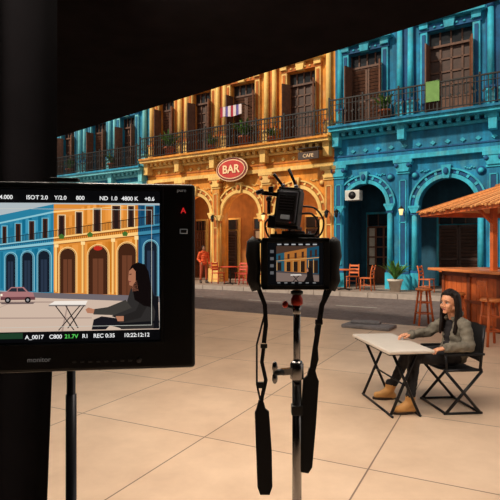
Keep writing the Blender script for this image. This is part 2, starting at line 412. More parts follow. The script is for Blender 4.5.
bl2 = (mat('azure_stucco', (30, 152, 194), 0.8, var=0.2, scale=3, bump=0.2, dirt=0.3, plaster=(120, 186, 196)),
       mat('pale_azure_trim', (116, 206, 220), 0.75, var=0.12, scale=5, dirt=0.22),
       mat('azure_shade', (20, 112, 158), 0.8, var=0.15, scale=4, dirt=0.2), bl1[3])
facade('colonial_building', -24, -10.3, [(-22.5, 2.0), (-19.5, 2.0), (-16.6, 2.0), (-13.8, 2.0), (-11.6, 1.2)], bl2, 5.8,
       [(-22.5, 1.2, 2.8), (-19.5, 1.2, 2.8), (-16.6, 1.2, 2.8), (-14.0, 1.2, 2.8), (-11.8, 1.1, 2.8)]).done(FO, FR)

b = B('bar_sign'); red = mat('sign_red', (186, 40, 30), 0.5, emit=0.05); crm = mat('sign_cream', (240, 205, 160), 0.5, emit=0.05)
def oval(a, c, n=36): return [(a*math.cos(2*math.pi*i/n), c*math.sin(2*math.pi*i/n)) for i in range(n)]
b.prism(oval(0.84, 0.54), -0.04, 0.02, crm); b.prism(oval(0.80, 0.5), -0.06, 0.02, mat('sign_rim', (120, 30, 25), 0.5)); b.prism(oval(0.72, 0.43), -0.07, -0.05, crm); b.prism(oval(0.68, 0.39), -0.08, -0.06, red)
b.text('BAR', 0.5, (0, -0.1, -0.17), crm, 'CENTER', 0.01, 0.012)
b.bar((-0.45, 0, 0.3), (-0.45, 0.14, 0.3), 0.04, 0.04, iron); b.bar((0.45, 0, 0.3), (0.45, 0.14, 0.3), 0.04, 0.04, iron)
b.done(FW(-4.95, -0.4, 5.2), FR)
b = B('hanging_shop_sign')
b.bb((-0.45, -0.03, -0.15), (0.45, 0.03, 0.15), mat('sign_dark', (60, 40, 30), 0.6), 0.01); b.text('CAFE', 0.2, (0, -0.035, -0.07), crm, 'CENTER', 0.003)
b.bar((-0.4, 0, 0.15), (-0.4, 0.0, 0.3), 0.02, 0.02, iron); b.bar((0.4, 0, 0.15), (0.4, 0, 0.3), 0.02, 0.02, iron)
b.bb((-0.5, -0.02, 0.29), (0.5, 0.6, 0.32), iron)
b.done(FW(-1.0, -0.82, 5.35), FR)

def potted(name, loc, s=1.0, seed=1, pm=terra, m1=leaf, m2=leaf2):
    rd = random.Random(seed)
    b = B(name)
    b.lathe([(0.14*s, 0), (0.2*s, 0.3*s), (0.23*s, 0.3*s), (0.23*s, 0.36*s), (0.19*s, 0.36*s), (0.17*s, 0.32*s)], (0, 0, 0), pm, 18)
    b.lathe([(0.17*s, 0.3*s), (0.16*s, 0.33*s)], (0, 0, 0), mat('soil', (50, 36, 26), 0.9), 14)
    for i in range(46):
        a = rd.uniform(0, 6.283); ln = rd.uniform(0.35, 0.65)*s; sp = rd.uniform(0.3, 1.0)
        pts = []
        for k in range(6):
            t = k/5; pts.append(Vector((math.cos(a)*ln*sp*t, math.sin(a)*ln*sp*t, 0.33*s+ln*(t*1.3-0.7*sp*t*t))))
        w = 0.05*s; side_ = Vector((-math.sin(a), math.cos(a), 0)); vs = []; fs = []
        for k, p in enumerate(pts):
            ww = w*math.sin(math.pi*min(0.97, 0.12+k/5*0.86)); vs += [p-side_*ww, p+Vector((0, 0, -0.01*s)), p+side_*ww]
        for k in range(5):
            q = k*3; fs += [(q, q+1, q+4, q+3), (q+1, q+2, q+5, q+4)]
        b.add(vs, fs, m1 if i % 3 else m2, True)
    return b.done(loc, 0, norm=False)
for i, (u, z, s_) in enumerate(((-4.3, 6.1, 1.3), (-8.6, 6.1, 1.3), (-6.1, 6.1, 0.8), (-2.9, 6.1, 0.8), (1.95, 6.4, 1.1), (-16, 5.8, 1.0), (-12.6, 5.8, 1.0))):
    potted('potted_fern', FW(u, -0.42, z), s_, 3+i)
potted('potted_plant', FW(2.55, -1.2, 0.14), 1.2, 16, mat('pot_white', (205, 196, 184), 0.6))
potted('potted_plant', FW(-0.3, -0.8, 0.14), 0.9, 19)

wo = mat('orange_wood', (206, 100, 40), 0.5, var=0.2)
rd_ = mat('red_paint', (196, 60, 38), 0.5, var=0.15)
def chair(name, loc, rz, m):
    b = B(name)
    for x in (-0.19, 0.19):
        b.tube([(x, -0.19, 0), (x*0.95, -0.17, 0.44)], 0.02, m, 8)
        b.tube([(x, 0.22, 0), (x*0.95, 0.18, 0.44), (x*0.95, 0.2, 0.7), (x*0.9, 0.26, 0.92)], 0.02, m, 8)
        b.tube([(x, -0.18, 0.2), (x, 0.2, 0.2)], 0.012, m, 6)
    b.box((0, 0, 0.455), (0.44, 0.42, 0.035), m, None, 0.01)
    for z, y in ((0.6, 0.19), (0.72, 0.21), (0.86, 0.245)): b.box((0, y, z), (0.38, 0.02, 0.07), m, Matrix.Rotation(-0.2, 3, 'X'), 0.004)
    b.tube([(-0.19, -0.18, 0.3), (0.19, -0.18, 0.3)], 0.012, m, 6)
    return b.done(loc, rz)
def ctable(name, loc, m):
    b = B(name)
    b.lathe([(0.38, 0.72), (0.4, 0.73), (0.4, 0.75), (0.38, 0.76)], (0, 0, 0), m, 24)
    b.lathe([(0.035, 0.03), (0.03, 0.4), (0.04, 0.7), (0.12, 0.72)], (0, 0, 0), iron, 12)
    for k in range(4):
        a = k*math.pi/2+0.4; b.bar((0, 0, 0.05), (0.3*math.cos(a), 0.3*math.sin(a), 0.02), 0.05, 0.035, iron)
    return b.done(loc, 0)
ctable('cafe_table', FW(0.8, -1.5, 0.14), wo)
chair('cafe_chair', FW(0.0, -1.5, 0.14), FR+1.57, wo); chair('cafe_chair', FW(1.6, -1.4, 0.14), FR-1.57, wo)
chair('cafe_chair', FW(0.8, -0.7, 0.14), FR+0.1, wo)
ctable('cafe_table', FW(-4.5, -1.2, 0.14), rd_)
chair('cafe_chair', FW(-3.75, -1.2, 0.14), FR-1.5, rd_); chair('cafe_chair', FW(-5.2, -1.1, 0.14), FR+1.4, rd_)
chair('cafe_chair', FW(-4.4, -0.5, 0.14), FR+0.1, rd_); chair('cafe_chair', FW(-3.0, -0.9, 0.14), FR+0.9, rd_)
ctable('cafe_table', FW(4.4, -1.1, 0.14), wo); chair('cafe_chair', FW(3.6, -1.1, 0.14), FR+1.4, wo)
b = B('stone_slab'); st = mat('grey_stone', (126, 122, 124), 0.85, var=0.25, scale=9, bump=0.5)
b.box((0, 0, 0.035), (1.0, 0.55, 0.07), st, None, 0.02); b.box((-0.1, 0.1, 0.095), (0.6, 0.3, 0.05), st, Matrix.Rotation(0.2, 3, 'Z'), 0.015)
b.done((2.45, 10.3, 0), FR)

# ---------------------------------------------------------------- kiosk
kw = mat('kiosk_wood', (192, 94, 42), 0.5, var=0.25, scale=5, bump=0.2)
kw2 = mat('kiosk_wood_dark', (130, 62, 30), 0.5, var=0.25, scale=5)
kw3 = mat('kiosk_top', (214, 128, 70), 0.35, var=0.15, scale=4)
thatch = mat('palm_thatch', (220, 154, 94), 0.9, var=0.35, scale=24, bump=1.0)
b = B('bar_kiosk'); LX = 3.8
b.bb((0.02, 0.04, 0.0), (LX, 0.5, 1.14), kw2); b.bb((0.0, 0.0, 0), (LX, 0.06, 0.12), kw2)
n = 22
for i in range(n):
    x0 = i*LX/n; b.bb((x0+0.006, 0.0, 0.12), (x0+LX/n-0.006, 0.045, 1.06), kw)
for i in range(5): b.bb((i*(LX-0.1)/4, -0.03, 0.02), (i*(LX-0.1)/4+0.1, 0.05, 1.12), kw2)
b.bb((0, -0.03, 1.04), (LX, 0.05, 1.12), kw2); b.bb((0, -0.03, 0.5), (LX, 0.03, 0.56), kw2)
b.bb((-0.15, -0.3, 1.14), (LX+0.1, 0.6, 1.2), kw3, 0.015)
b.bb((0.0, 0.5, 0), (0.45, 1.9, 1.14), kw); b.bb((-0.1, 0.5, 1.14), (0.5, 1.95, 1.2), kw3)
for (x, y) in ((0.15, 1.85), (1.6, 0.1), (LX-0.1, 0.1), (LX-0.1, 1.85)):
    b.bb((x-0.05, y-0.05, 0 if y > 1 else 1.2), (x+0.05, y+0.05, 2.5), kw)
    b.bar((x, y, 2.1), (x, y-0.35, 2.42), 0.05, 0.05, kw)
ex0, ex1, ey0, ey1, ez, rz_ = -0.2, LX+0.4, -0.45, 2.6, 2.46, 2.98
rx0, rx1, ry = 0.55, LX-0.5, 1.0
V = [(ex0, ey0, ez), (ex1, ey0, ez), (ex1, ey1, ez), (ex0, ey1, ez), (rx0, ry, rz_), (rx1, ry, rz_)]
b.add(V, [(0, 1, 5, 4), (1, 2, 5), (2, 3, 4, 5), (3, 0, 4), (3, 2, 1, 0)], thatch)
rr = random.Random(2)
def strand(p0, p1, m):
    p0 = Vector(p0); p1 = Vector(p1); b.bar(p0+Vector((0, 0, 0.03)), p1+Vector((0, 0, 0.02+rr.uniform(-0.03, 0.015))), 0.05, 0.03, m)
th2 = mat('palm_thatch_dark', (176, 112, 64), 0.9, var=0.3, scale=20)
N = 70
for i in range(N+1):
    t = i/N
    strand((rx0+(rx1-rx0)*t, ry, rz_), (ex0+(ex1-ex0)*t, ey0-0.05-rr.uniform(0, 0.05), ez-0.03), thatch if i % 3 else th2)
N = 46
for i in range(N+1):
    t = i/N; strand((rx0, ry, rz_), (ex0-0.05-rr.uniform(0, 0.05), ey0+(ey1-ey0)*t, ez-0.03), thatch if i % 3 else th2)
b.bb((ex0, ey0, ez-0.1), (ex1, ey0+0.05, ez), kw); b.bb((ex0, ey0, ez-0.1), (ex0+0.05, ey1, ez), kw); b.bb((ex0, ey1-0.05, ez-0.1), (ex1, ey1, ez), kw)
b.tube([(rx0-0.05, ry, rz_+0.03), (rx1+0.05, ry, rz_+0.03)], 0.05, th2, 8)
b.bb((0.9, 1.85, 0), (LX-0.2, 1.95, 2.0), kw2)
for z in (1.0, 1.4, 1.8):
    b.bb((0.9, 1.6, z), (LX-0.2, 1.9, z+0.03), kw)
    for i in range(18):
        x = 1.03+i*0.14; mm = mat('bottle%d' % (i % 4), [(40, 90, 50), (170, 110, 40), (190, 190, 180), (110, 40, 30)][i % 4], 0.2)
        b.lathe([(0.035, 0.03), (0.035, 0.18), (0.014, 0.23), (0.014, 0.29)], (x, 1.75, z), mm, 8)
ka = math.atan2(-0.982, 0.189)
b.done((4.4, 11.4, 0), ka)
def stool(name, loc, back=False, rz=0):
    b = B(name)
    b.lathe([(0.02, 0.73), (0.17, 0.735), (0.18, 0.76), (0.16, 0.785), (0.02, 0.78)], (0, 0, 0), kw3, 20)
    for k in range(4):
        a = k*math.pi/2+math.pi/4; ca, sa = math.cos(a), math.sin(a)
        b.tube([(0.12*ca, 0.12*sa, 0.74), (0.22*ca, 0.22*sa, 0)], [0.026, 0.022], kw, 8)
        a2 = a+math.pi/2
        for z in (0.25, 0.48):
            rr_ = 0.22-0.1*z/0.74
            b.tube([(rr_*ca, rr_*sa, z), (rr_*math.cos(a2), rr_*math.sin(a2), z)], 0.014, kw, 6)
    if back:
        for y in (-0.12, 0.12): b.tube([(-0.13, y, 0.75), (-0.17, y, 1.08)], 0.015, kw, 8)
        b.box((-0.165, 0, 1.04), (0.02, 0.28, 0.08), kw, None, 0.005)
    return b.done(loc, rz)
stool('bar_stool', (3.72, 10.7, 0)); stool('bar_stool', (3.95, 9.6, 0), False, 0.3); stool('bar_stool', (4.05, 8.4, 0), True, 0.1)

# ---------------------------------------------------------------- people
def remesh_obj(name, bm, voxel, smooth_it, mats, label=None, disp=None, parent=None):
    me = bpy.data.meshes.new(name+'_src'); bm.to_mesh(me); bm.free()
    o = bpy.data.objects.new(name+'_src', me); scene.collection.objects.link(o)
    r = o.modifiers.new('r', 'REMESH'); r.mode = 'VOXEL'; r.voxel_size = voxel; r.use_smooth_shade = True
    if smooth_it:
        s = o.modifiers.new('s', 'SMOOTH'); s.factor = 0.5; s.iterations = smooth_it
    dg = bpy.context.evaluated_depsgraph_get()
    m2 = bpy.data.meshes.new_from_object(o.evaluated_get(dg)); m2.name = name
    bpy.data.objects.remove(o); bpy.data.meshes.remove(me)
    m2.materials.clear()
    for m in mats: m2.materials.append(m)
    if disp:
        nrm = [v.normal.copy() for v in m2.vertices]
        for v, nn in zip(m2.vertices, nrm): v.co += nn*disp(v.co)
    for p in m2.polygons:
        p.use_smooth = True
        if label: p.material_index = label(p.center)
    ob = bpy.data.objects.new(name, m2); scene.collection.objects.link(ob)
    if parent: ob.parent = parent
    return ob
def blob(bm, c, r, R=None, sub=2):
    M = Matrix.Translation(c) @ (R.to_4x4() if R is not None else Matrix.Identity(4)) @ Matrix.Diagonal((r[0], r[1], r[2], 1))
    bmesh.ops.create_icosphere(bm, subdivisions=sub, radius=1, matrix=M)
def chain(bm, pts, rs, sub=2):
    pts = [Vector(p) for p in pts]
    for i in range(len(pts)-1):
        a, c = pts[i], pts[i+1]; ra, rc = rs[i], rs[i+1]
        n = max(2, int((c-a).length/(min(ra, rc)*0.35))+1)
        for k in range(n+1):
            t = k/n; r = ra+(rc-ra)*t; blob(bm, a.lerp(c, t), (r, r, r), None, sub)
def frame(f, up=Vector((0, 0, 1))):
    f = Vector(f).normalized(); l = up.cross(f).normalized(); u = f.cross(l)
    return Matrix((f, l, u)).transposed()
def segd(p, a, c):
    d = c-a; t = max(0, min(1, (p-a).dot(d)/max(1e-9, d.dot(d)))); return (p-(a+d*t)).length

def hand(name, wrist, dirn, palmn, left, skin, parent, curl=0.3):
    wrist = Vector(wrist); d = Vector(dirn).normalized(); n = (Vector(palmn)-d*Vector(palmn).dot(d)).normalized()
    lat = d.cross(n).normalized()
    if left: lat = -lat
    bm = bmesh.new()
    for t in range(6):
        blob(bm, wrist+d*(0.012*t), (0.02, 0.02, 0.02), None, 2)
    R = Matrix((d, lat, n)).transposed()
    blob(bm, wrist+d*0.05, (0.046, 0.038, 0.014), R, 2); blob(bm, wrist+d*0.066, (0.024, 0.038, 0.012), R, 2)
    for k, (off, ln) in enumerate(((0.03, 0.066), (0.01, 0.074), (-0.01, 0.068), (-0.029, 0.054))):
        p = wrist+d*0.078+lat*off*0.95; an = 0.1; pts = [wrist+d*0.05+lat*off*0.7, p]
        dd = (d+lat*off*2).normalized()
        for j, fr in enumerate((0.42, 0.32, 0.26)):
            an += curl*(0.6+0.4*j)+0.04*k
            p = p+(dd*math.cos(an)+n*math.sin(an))*ln*fr; pts.append(p)
        chain(bm, pts, [0.009, 0.009, 0.0082, 0.0075, 0.0065], 1)
    p = wrist+d*0.02+lat*0.025
    chain(bm, [p, p+d*0.026+lat*0.024+n*0.008, p+d*0.055+lat*0.034+n*0.016, p+d*0.078+lat*0.034+n*0.022], [0.014, 0.011, 0.0095, 0.0075], 1)
    return remesh_obj(name, bm, 0.0032, 2, [skin], parent=parent)

def person(name, J, bf, hf, cols, hair='long', seed=1, openfront=True):
    top, under, pants, boots, skin, hairm = cols
    root = empty(name, (J['pelvis'][0], J['pelvis'][1], 0))
    inv = Matrix.Translation((-J['pelvis'][0], -J['pelvis'][1], 0))
    dirs = {k: Vector(J.pop(k)) for k in ('dL', 'dR', 'nL', 'nR')}
    J = {k: inv @ Vector(v) for k, v in J.items()}
    FB = frame(bf); f, l, u = FB.col[0], FB.col[1], FB.col[2]
    bm = bmesh.new()
    pv, ch, nk = J['pelvis'], J['chest'], J['neck']
    up = (nk-pv).normalized()
    FT = frame(f-up*f.dot(up), up)
    def T(c, r): blob(bm, c, r, FT, 3)
    T(pv, (0.115, 0.165, 0.105)); T(pv+up*0.08, (0.112, 0.15, 0.1)); T(pv.lerp(ch, 0.5), (0.108, 0.142, 0.11))
    T(ch.lerp(pv, 0.2), (0.114, 0.152, 0.12)); T(ch, (0.112, 0.16, 0.12)); T(ch.lerp(nk, 0.45), (0.088, 0.14, 0.075))
    chain(bm, [J['shL'], ch.lerp(nk, 0.7), J['shR']], [0.066, 0.07, 0.066]); chain(bm, [ch.lerp(nk, 0.6), nk], [0.075, 0.054])
    for s_ in 'LR':
        chain(bm, [J['sh'+s_], J['sh'+s_].lerp(J['el'+s_], 0.5), J['el'+s_], J['el'+s_].lerp(J['wr'+s_], 0.4), J['wr'+s_]], [0.066, 0.063, 0.056, 0.054, 0.04])
        w = J['wr'+s_]; e = J['el'+s_]; blob(bm, w.lerp(e, 0.1), (0.045, 0.045, 0.045))
        chain(bm, [J['hip'+s_], J['kn'+s_], J['kn'+s_].lerp(J['an'+s_], 0.35), J['an'+s_]], [0.09, 0.064, 0.058, 0.043])
        chain(bm, [J['an'+s_]+Vector((0, 0, 0.07)), J['an'+s_], J['an'+s_].lerp(J['toe'+s_], 0.3)], [0.05, 0.05, 0.048])
        a, t = J['an'+s_].copy(), J['toe'+s_].copy(); t.z = J['toe'+s_].z+0.025
        h = a.copy(); h.z = J['toe'+s_].z+0.02; back = (h-t); back.z = 0; h2 = h+back.normalized()*0.03
        chain(bm, [h2, h.lerp(t, 0.5), t], [0.04, 0.042, 0.038])
        chain(bm, [a, h.lerp(t, 0.55)+Vector((0, 0, 0.02))], [0.046, 0.04])
    segs = []
    def S(a, c, r, m): segs.append((a, c, r, m))
    S(pv+up*0.02, nk, 0.14, 0); S(J['shL'], J['shR'], 0.07, 0)
    for s_ in 'LR':
        S(J['sh'+s_], J['el'+s_], 0.06, 0); S(J['el'+s_], J['wr'+s_], 0.045, 0)
        S(J['hip'+s_], J['kn'+s_], 0.085, 2); S(J['kn'+s_], J['an'+s_]+Vector((0, 0, 0.1)), 0.06, 2)
        S(J['an'+s_]+Vector((0, 0, 0.06)), J['an'+s_], 0.052, 3); S(J['an'+s_]*1.0, J['toe'+s_], 0.05, 3)
    def label(c):
        m = min(segs, key=lambda q: segd(c, q[0], q[1])/q[2])[3]
        if m == 0 and openfront:
            q = c-pv; lt = q.dot(l); h = q.dot(up); tot = (nk-pv).length
            if abs(lt) < 0.025+0.05*max(0, h/tot) and (c-(pv+up*h)).dot(FT.col[0]) > 0.04 and h > 0.0: return 1
        return m
    def disp(c):
        lb = label(c)
        if lb == 3: return 0
        if lb == 1: return -0.01
        k = 0.011 if lb == 0 else 0.006
        return k*noise.noise(Vector((c.x*12, c.y*12, c.z*24)))+0.5*k*noise.noise(c*40)
    remesh_obj('body', bm, 0.0095, 4, [top, under, pants, boots], label, disp, root)
    b = B('clothing_details'); sole = mat('boot_sole', (60, 44, 32), 0.8)
    for s_ in 'LR':
        a, t = J['an'+s_].copy(), J['toe'+s_].copy(); z = t.z-0.018; d = (t-a); d.z = 0; d.normalize(); sd = Vector((-d.y, d.x, 0))
        P = [(math.cos(2*math.pi*k/20), math.sin(2*math.pi*k/20)) for k in range(20)]
        c0 = Vector((a.x, a.y, z)).lerp(Vector((t.x, t.y, z)), 0.45); ln = (Vector((t.x-a.x, t.y-a.y, 0)).length+0.1)/2+0.005
        vs = [c0+d*x*ln+sd*y*(0.044 if x > 0 else 0.04) for x, y in P]; vs2 = [v+Vector((0, 0, 0.022)) for v in vs]
        b.add(vs+vs2, [tuple(range(20)), tuple(range(39, 19, -1))]+[(i, (i+1) % 20, 20+(i+1) % 20, 20+i) for i in range(20)], sole)
        w, e = J['wr'+s_], J['el'+s_]; dd = (w-e).normalized()
        b.tube([w-dd*0.035, w-dd*0.01, w+dd*0.006], [0.047, 0.046, 0.042], top, 14)
    pts = []
    for k in range(13):
        an = math.radians(35+290*k/12); pts.append(nk+f*math.cos(an)*0.072+l*math.sin(an)*0.076+up*(0.0-0.035*math.cos(an)))
    b.tube(pts, 0.022, top, 8)
    b.done(parent=root)
    FH = frame(hf); hc = J['head']
    def H(x, y, z): return hc+FH @ Vector((x, y, z))
    bm = bmesh.new()
    def E(c, r, sub=3): blob(bm, H(*c), r, FH, sub)
    chain(bm, [nk-up*0.03, H(-0.02, 0, -0.06)], [0.05, 0.045])
    E((-0.008, 0, 0.028), (0.094, 0.074, 0.088)); E((0.028, 0, -0.035), (0.06, 0.055, 0.07)); E((0.035, 0, 0.03), (0.056, 0.06, 0.05))
    E((0.066, 0, -0.09), (0.02, 0.024, 0.018)); chain(bm, [H(0.06, 0, -0.087), H(0.0, 0.053, -0.052)], [0.018, 0.018]); chain(bm, [H(0.06, 0, -0.087), H(0.0, -0.053, -0.052)], [0.018, 0.018])
    for y in (-1, 1):
        E((0.058, 0.036*y, -0.03), (0.028, 0.024, 0.03)); E((0.078, 0.028*y, 0.021), (0.014, 0.024, 0.008))
        E((-0.004, 0.076*y, -0.012), (0.018, 0.008, 0.03)); E((0.097, 0.010*y, -0.034), (0.009, 0.007, 0.007), 2)
    chain(bm, [H(0.085, 0, 0.008), H(0.095, 0, -0.012), H(0.103, 0, -0.03)], [0.007, 0.008, 0.009])
    E((0.085, 0, -0.058), (0.010, 0.021, 0.005), 2); E((0.084, 0, -0.066), (0.010, 0.018, 0.0055), 2)
    lip = mat('lip_'+name, (164, 88, 76), 0.5)
    def hl(c):
        q = FH.transposed() @ (c-hc)
        if q.x > 0.085 and abs(q.y) < 0.018 and -0.072 < q.z < -0.053: return 1
        return 0
    remesh_obj('head', bm, 0.0042, 2, [skin, lip], hl, None, root)
    b = B('eyes'); wh = mat('eye_white', (225, 220, 212), 0.2); ir = mat('iris', (40, 24, 16), 0.2)
    for y in (-1, 1):
        b.ell(H(0.077, 0.03*y, 0.002), (0.0125, 0.014, 0.008), wh, FH); b.ell(H(0.087, 0.03*y, 0.002), (0.004, 0.006, 0.006), ir, FH, 2)
        b.tube([H(0.092, 0.014*y, 0.02), H(0.094, 0.03*y, 0.026), H(0.08, 0.05*y, 0.02)], [0.003, 0.0035, 0.002], hairm, 6)
        b.tube([H(0.088, 0.018*y, 0.007), H(0.09, 0.03*y, 0.0105), H(0.078, 0.044*y, 0.006)], 0.0022, hairm, 6)
    b.done(parent=root)
    bm = bmesh.new(); rr2 = random.Random(seed)
    E((-0.026, 0, 0.046), (0.096, 0.084, 0.086)); E((-0.045, 0, 0.0), (0.072, 0.082, 0.09)); E((0.012, 0, 0.092), (0.066, 0.064, 0.03))
    if hair == 'long':
        N = 38
        for i in range(N):
            a = math.radians(-106+212*i/(N-1)); sx = -math.cos(a); sy = math.sin(a)
            j1, j2 = rr2.uniform(-0.006, 0.006), rr2.uniform(-0.008, 0.008)
            ln = 0.24+rr2.uniform(-0.03, 0.02)
            fw = 0.02*max(0, sx+0.6)
            pts = [H(0.0+0.02*sx, 0.02*sy, 0.125), H(0.07*sx-0.01, 0.08*sy, 0.075), H(0.082*sx-0.012, 0.088*sy, -0.01),
                   H(0.078*sx-0.018+j1, 0.092*sy+j1, -0.10), H(0.085*sx-0.022+fw+j2, 0.092*sy+j2, -0.10-ln*0.45), H(0.09*sx-0.02+fw*2+j2, 0.085*sy+j2, -0.10-ln*0.85)]
            chain(bm, pts, [0.017, 0.018, 0.02, 0.022, 0.021, 0.012], 1)
    def hd(c):
        q = FH.transposed() @ (c-hc); return 0.006*noise.noise(Vector((q.x*60, q.y*60, q.z*5)))
    remesh_obj('hair', bm, 0.0055, 3, [hairm], None, hd, root)
    hand('hand_left', J['wrL'], dirs['dL'], dirs['nL'], True, skin, root)
    hand('hand_right', J['wrR'], dirs['dR'], dirs['nR'], False, skin, root)
    return root

skin = mat('skin', (222, 158, 122), 0.5, var=0.06, scale=20)
hairb = mat('hair_dark_brown', (24, 14, 11), 0.5, var=0.4, scale=30, spec=0.25)
JW = dict(pelvis=(2.08, 5.10, 0.545), chest=(2.10, 5.10, 0.765), neck=(2.075, 5.09, 0.93), head=(2.02, 5.06, 1.068),
          shL=(2.125, 4.945, 0.855), shR=(2.04, 5.24, 0.855), elL=(2.13, 4.86, 0.66), wrL=(1.90, 4.84, 0.65),
          elR=(1.90, 5.31, 0.735), wrR=(1.68, 5.25, 0.712),
          hipL=(2.02, 5.01, 0.525), hipR=(2.04, 5.19, 0.525), knL=(1.63, 4.96, 0.535), knR=(1.65, 5.22, 0.53),
          anL=(1.57, 4.90, 0.10), toeL=(1.43, 4.87, 0.022), anR=(1.50, 5.36, 0.10), toeR=(1.36, 5.36, 0.022),
          dL=(-1, 0.1, -0.15), dR=(-1, -0.15, -0.04), nL=(0, 0.1, -1), nR=(0, 0, -1))
person('woman', JW, (-0.96, -0.26, 0), (-0.86, -0.5, 0.0),
       (mat('jacket_olive_grey', (116, 110, 98), 0.85, var=0.3, scale=18), mat('dark_shirt', (34, 31, 35), 0.9),
        mat('black_trousers', (27, 26, 31), 0.8), mat('tan_boots', (212, 156, 90), 0.6, var=0.1), skin, hairb))
c = FW(-5.85, -1.3, 0.14)
fd = (FM.to_3x3() @ Vector((1, -0.6, 0))).normalized(); ld = Vector((-fd.y, fd.x, 0))
def P(a, s, z): return tuple(c+fd*a+ld*s+Vector((0, 0, z)))
JM = dict(pelvis=P(0, 0, 0.90), chest=P(0.0, 0, 1.18), neck=P(0, 0, 1.40), head=P(0.03, 0, 1.54), shL=P(0, 0.18, 1.32), shR=P(0, -0.18, 1.32),
          elL=P(-0.02, 0.24, 1.06), wrL=P(0.12, 0.23, 0.86), elR=P(-0.03, -0.25, 1.06), wrR=P(0.14, -0.18, 0.92),
          hipL=P(0.0, 0.09, 0.86), hipR=P(0.0, -0.09, 0.86), knL=P(0.04, 0.11, 0.48), knR=P(0.0, -0.11, 0.48),
          anL=P(0.03, 0.12, 0.1), anR=P(-0.06, -0.12, 0.1), toeL=P(0.17, 0.14, 0.022), toeR=P(0.08, -0.14, 0.022),
          dL=fd*0.4+Vector((0, 0, -1)), dR=fd*0.6+Vector((0, 0, -0.8)), nL=tuple(-ld), nR=tuple(ld))
os_ = mat('orange_shirt', (230, 90, 40), 0.8)
person('man', JM, fd, fd, (os_, os_, mat('rust_trousers', (170, 74, 44), 0.8),
       mat('brown_shoes', (60, 40, 30), 0.6), mat('skin_tan', (150, 98, 70), 0.5), hairb), hair='short', openfront=False)

# ---------------------------------------------------------------- folding table
b = B('folding_table'); tw = mat('table_white', (216, 206, 196), 0.4, var=0.04); fr = mat('black_tube', (30, 30, 34), 0.4, metal=0.5)
b.box((0, 0, 0.645), (0.46, 0.98, 0.034), tw, None, 0.012); b.box((0, 0, 0.622), (0.42, 0.92, 0.015), fr)
for y in (-0.36, 0.36):
    b.tube([(-0.13, y, 0.615), (0.14, y, 0.012)], 0.015, fr, 8); b.tube([(0.13, y+0.03, 0.615), (-0.14, y+0.03, 0.012)], 0.015, fr, 8)
for x in (-0.14, 0.14): b.tube([(x, -0.38, 0.014), (x, 0.41, 0.014)], 0.012, fr, 8)
b.tube([(-0.0, -0.36, 0.3), (-0.0, 0.39, 0.3)], 0.009, fr, 8)
b.done((1.44, 5.14, 0), 0.14)

# ---------------------------------------------------------------- folding armchair
b = B('folding_camp_chair'); fb = mat('black_canvas', (24, 24, 28), 0.9, var=0.2, scale=20)
for y in (-0.26, 0.26):
    b.tube([(-0.18, y, 0.42), (0.17, y, 0.014)], 0.015, fr, 8); b.tube([(0.19, y, 0.42), (-0.18, y, 0.014)], 0.015, fr, 8)
    b.tube([(-0.2, y, 0.43), (0.19, y, 0.43)], 0.014, fr, 8)
    b.tube([(0.17, y, 0.43), (0.215, y, 0.86)], 0.014, fr, 8); b.tube([(-0.17, y, 0.43), (-0.18, y, 0.575)], 0.013, fr, 8)
    b.box((0.01, y, 0.585), (0.4, 0.05, 0.024), fb, None, 0.008)
    b.tube([(-0.2, y, 0.014), (0.19, y, 0.014)], 0.012, fr, 8)
for x in (-0.18, 0.17): b.tube([(x, -0.26, 0.014), (x, 0.26, 0.014)], 0.012, fr, 8)
vs = []; fs = []
for i in range(9):
    for j in range(9):
        x = -0.2+0.39*i/8; y = -0.26+0.52*j/8; vs.append((x, y, 0.435-0.02*(1-(y/0.26)**2)))
for i in range(8):
    for j in range(8): fs.append((i*9+j, i*9+j+1, (i+1)*9+j+1, (i+1)*9+j))
b.add(vs, fs, fb, True)
vs = []
for i in range(9):
    for j in range(9):
        z = 0.50+0.36*i/8; y = -0.26+0.52*j/8; vs.append((0.17+(z-0.43)*0.105+0.03*(1-(y/0.26)**2), y, z))
b.add(vs, fs, fb, True)
b.done((2.05, 5.12, 0), 0.1, norm=False)

# ---------------------------------------------------------------- director monitor (left)
pl = mat('monitor_plastic', (20, 20, 22), 0.42, var=0.1); rub = mat('rubber_black', (14, 14, 15), 0.7)
b = B('reference_monitor')
W, Hh = 0.585, 0.338
b.bb((-W, 0, -Hh), (0, 0.035, 0), pl, 0.006); b.bb((-W+0.05, 0.03, -Hh+0.04), (-0.05, 0.075, -0.04), rub, 0.01)
b.bb((-W+0.2, 0.07, -Hh+0.1), (-0.2, 0.1, -0.1), rub, 0.01)
def mp(px, py): return (-(195-px)*0.00174, -(py-184)*0.00181)
def S2(poly, col, e=1.0, lv=1):
    nm = 'px_%d_%d_%d' % tuple(col)
    b.flat([mp(*q) for q in poly], -0.0005*lv-0.0005, scr(nm, col, 1.0))
def rect(x0, y0, x1, y1): return [(x0, y0), (x1, y0), (x1, y1), (x0, y1)]
S2(rect(-112, 192, 158.5, 341), (8, 8, 10), 0.9, 1)
S2([(-112, 206), (158, 204), (158, 330), (-112, 330)], (176, 186, 190), 0.9, 2)
def sc(x): return (x+240)/400.0
def yy(x, k): return max(206, 277+k*sc(x))
def band(x0, x1, k0, k1, col, lv): S2([(x0, yy(x0, k0)), (x1, yy(x1, k0)), (x1, yy(x1, k1)), (x0, yy(x0, k1))], col, 1, lv)
r6 = random.Random(11)
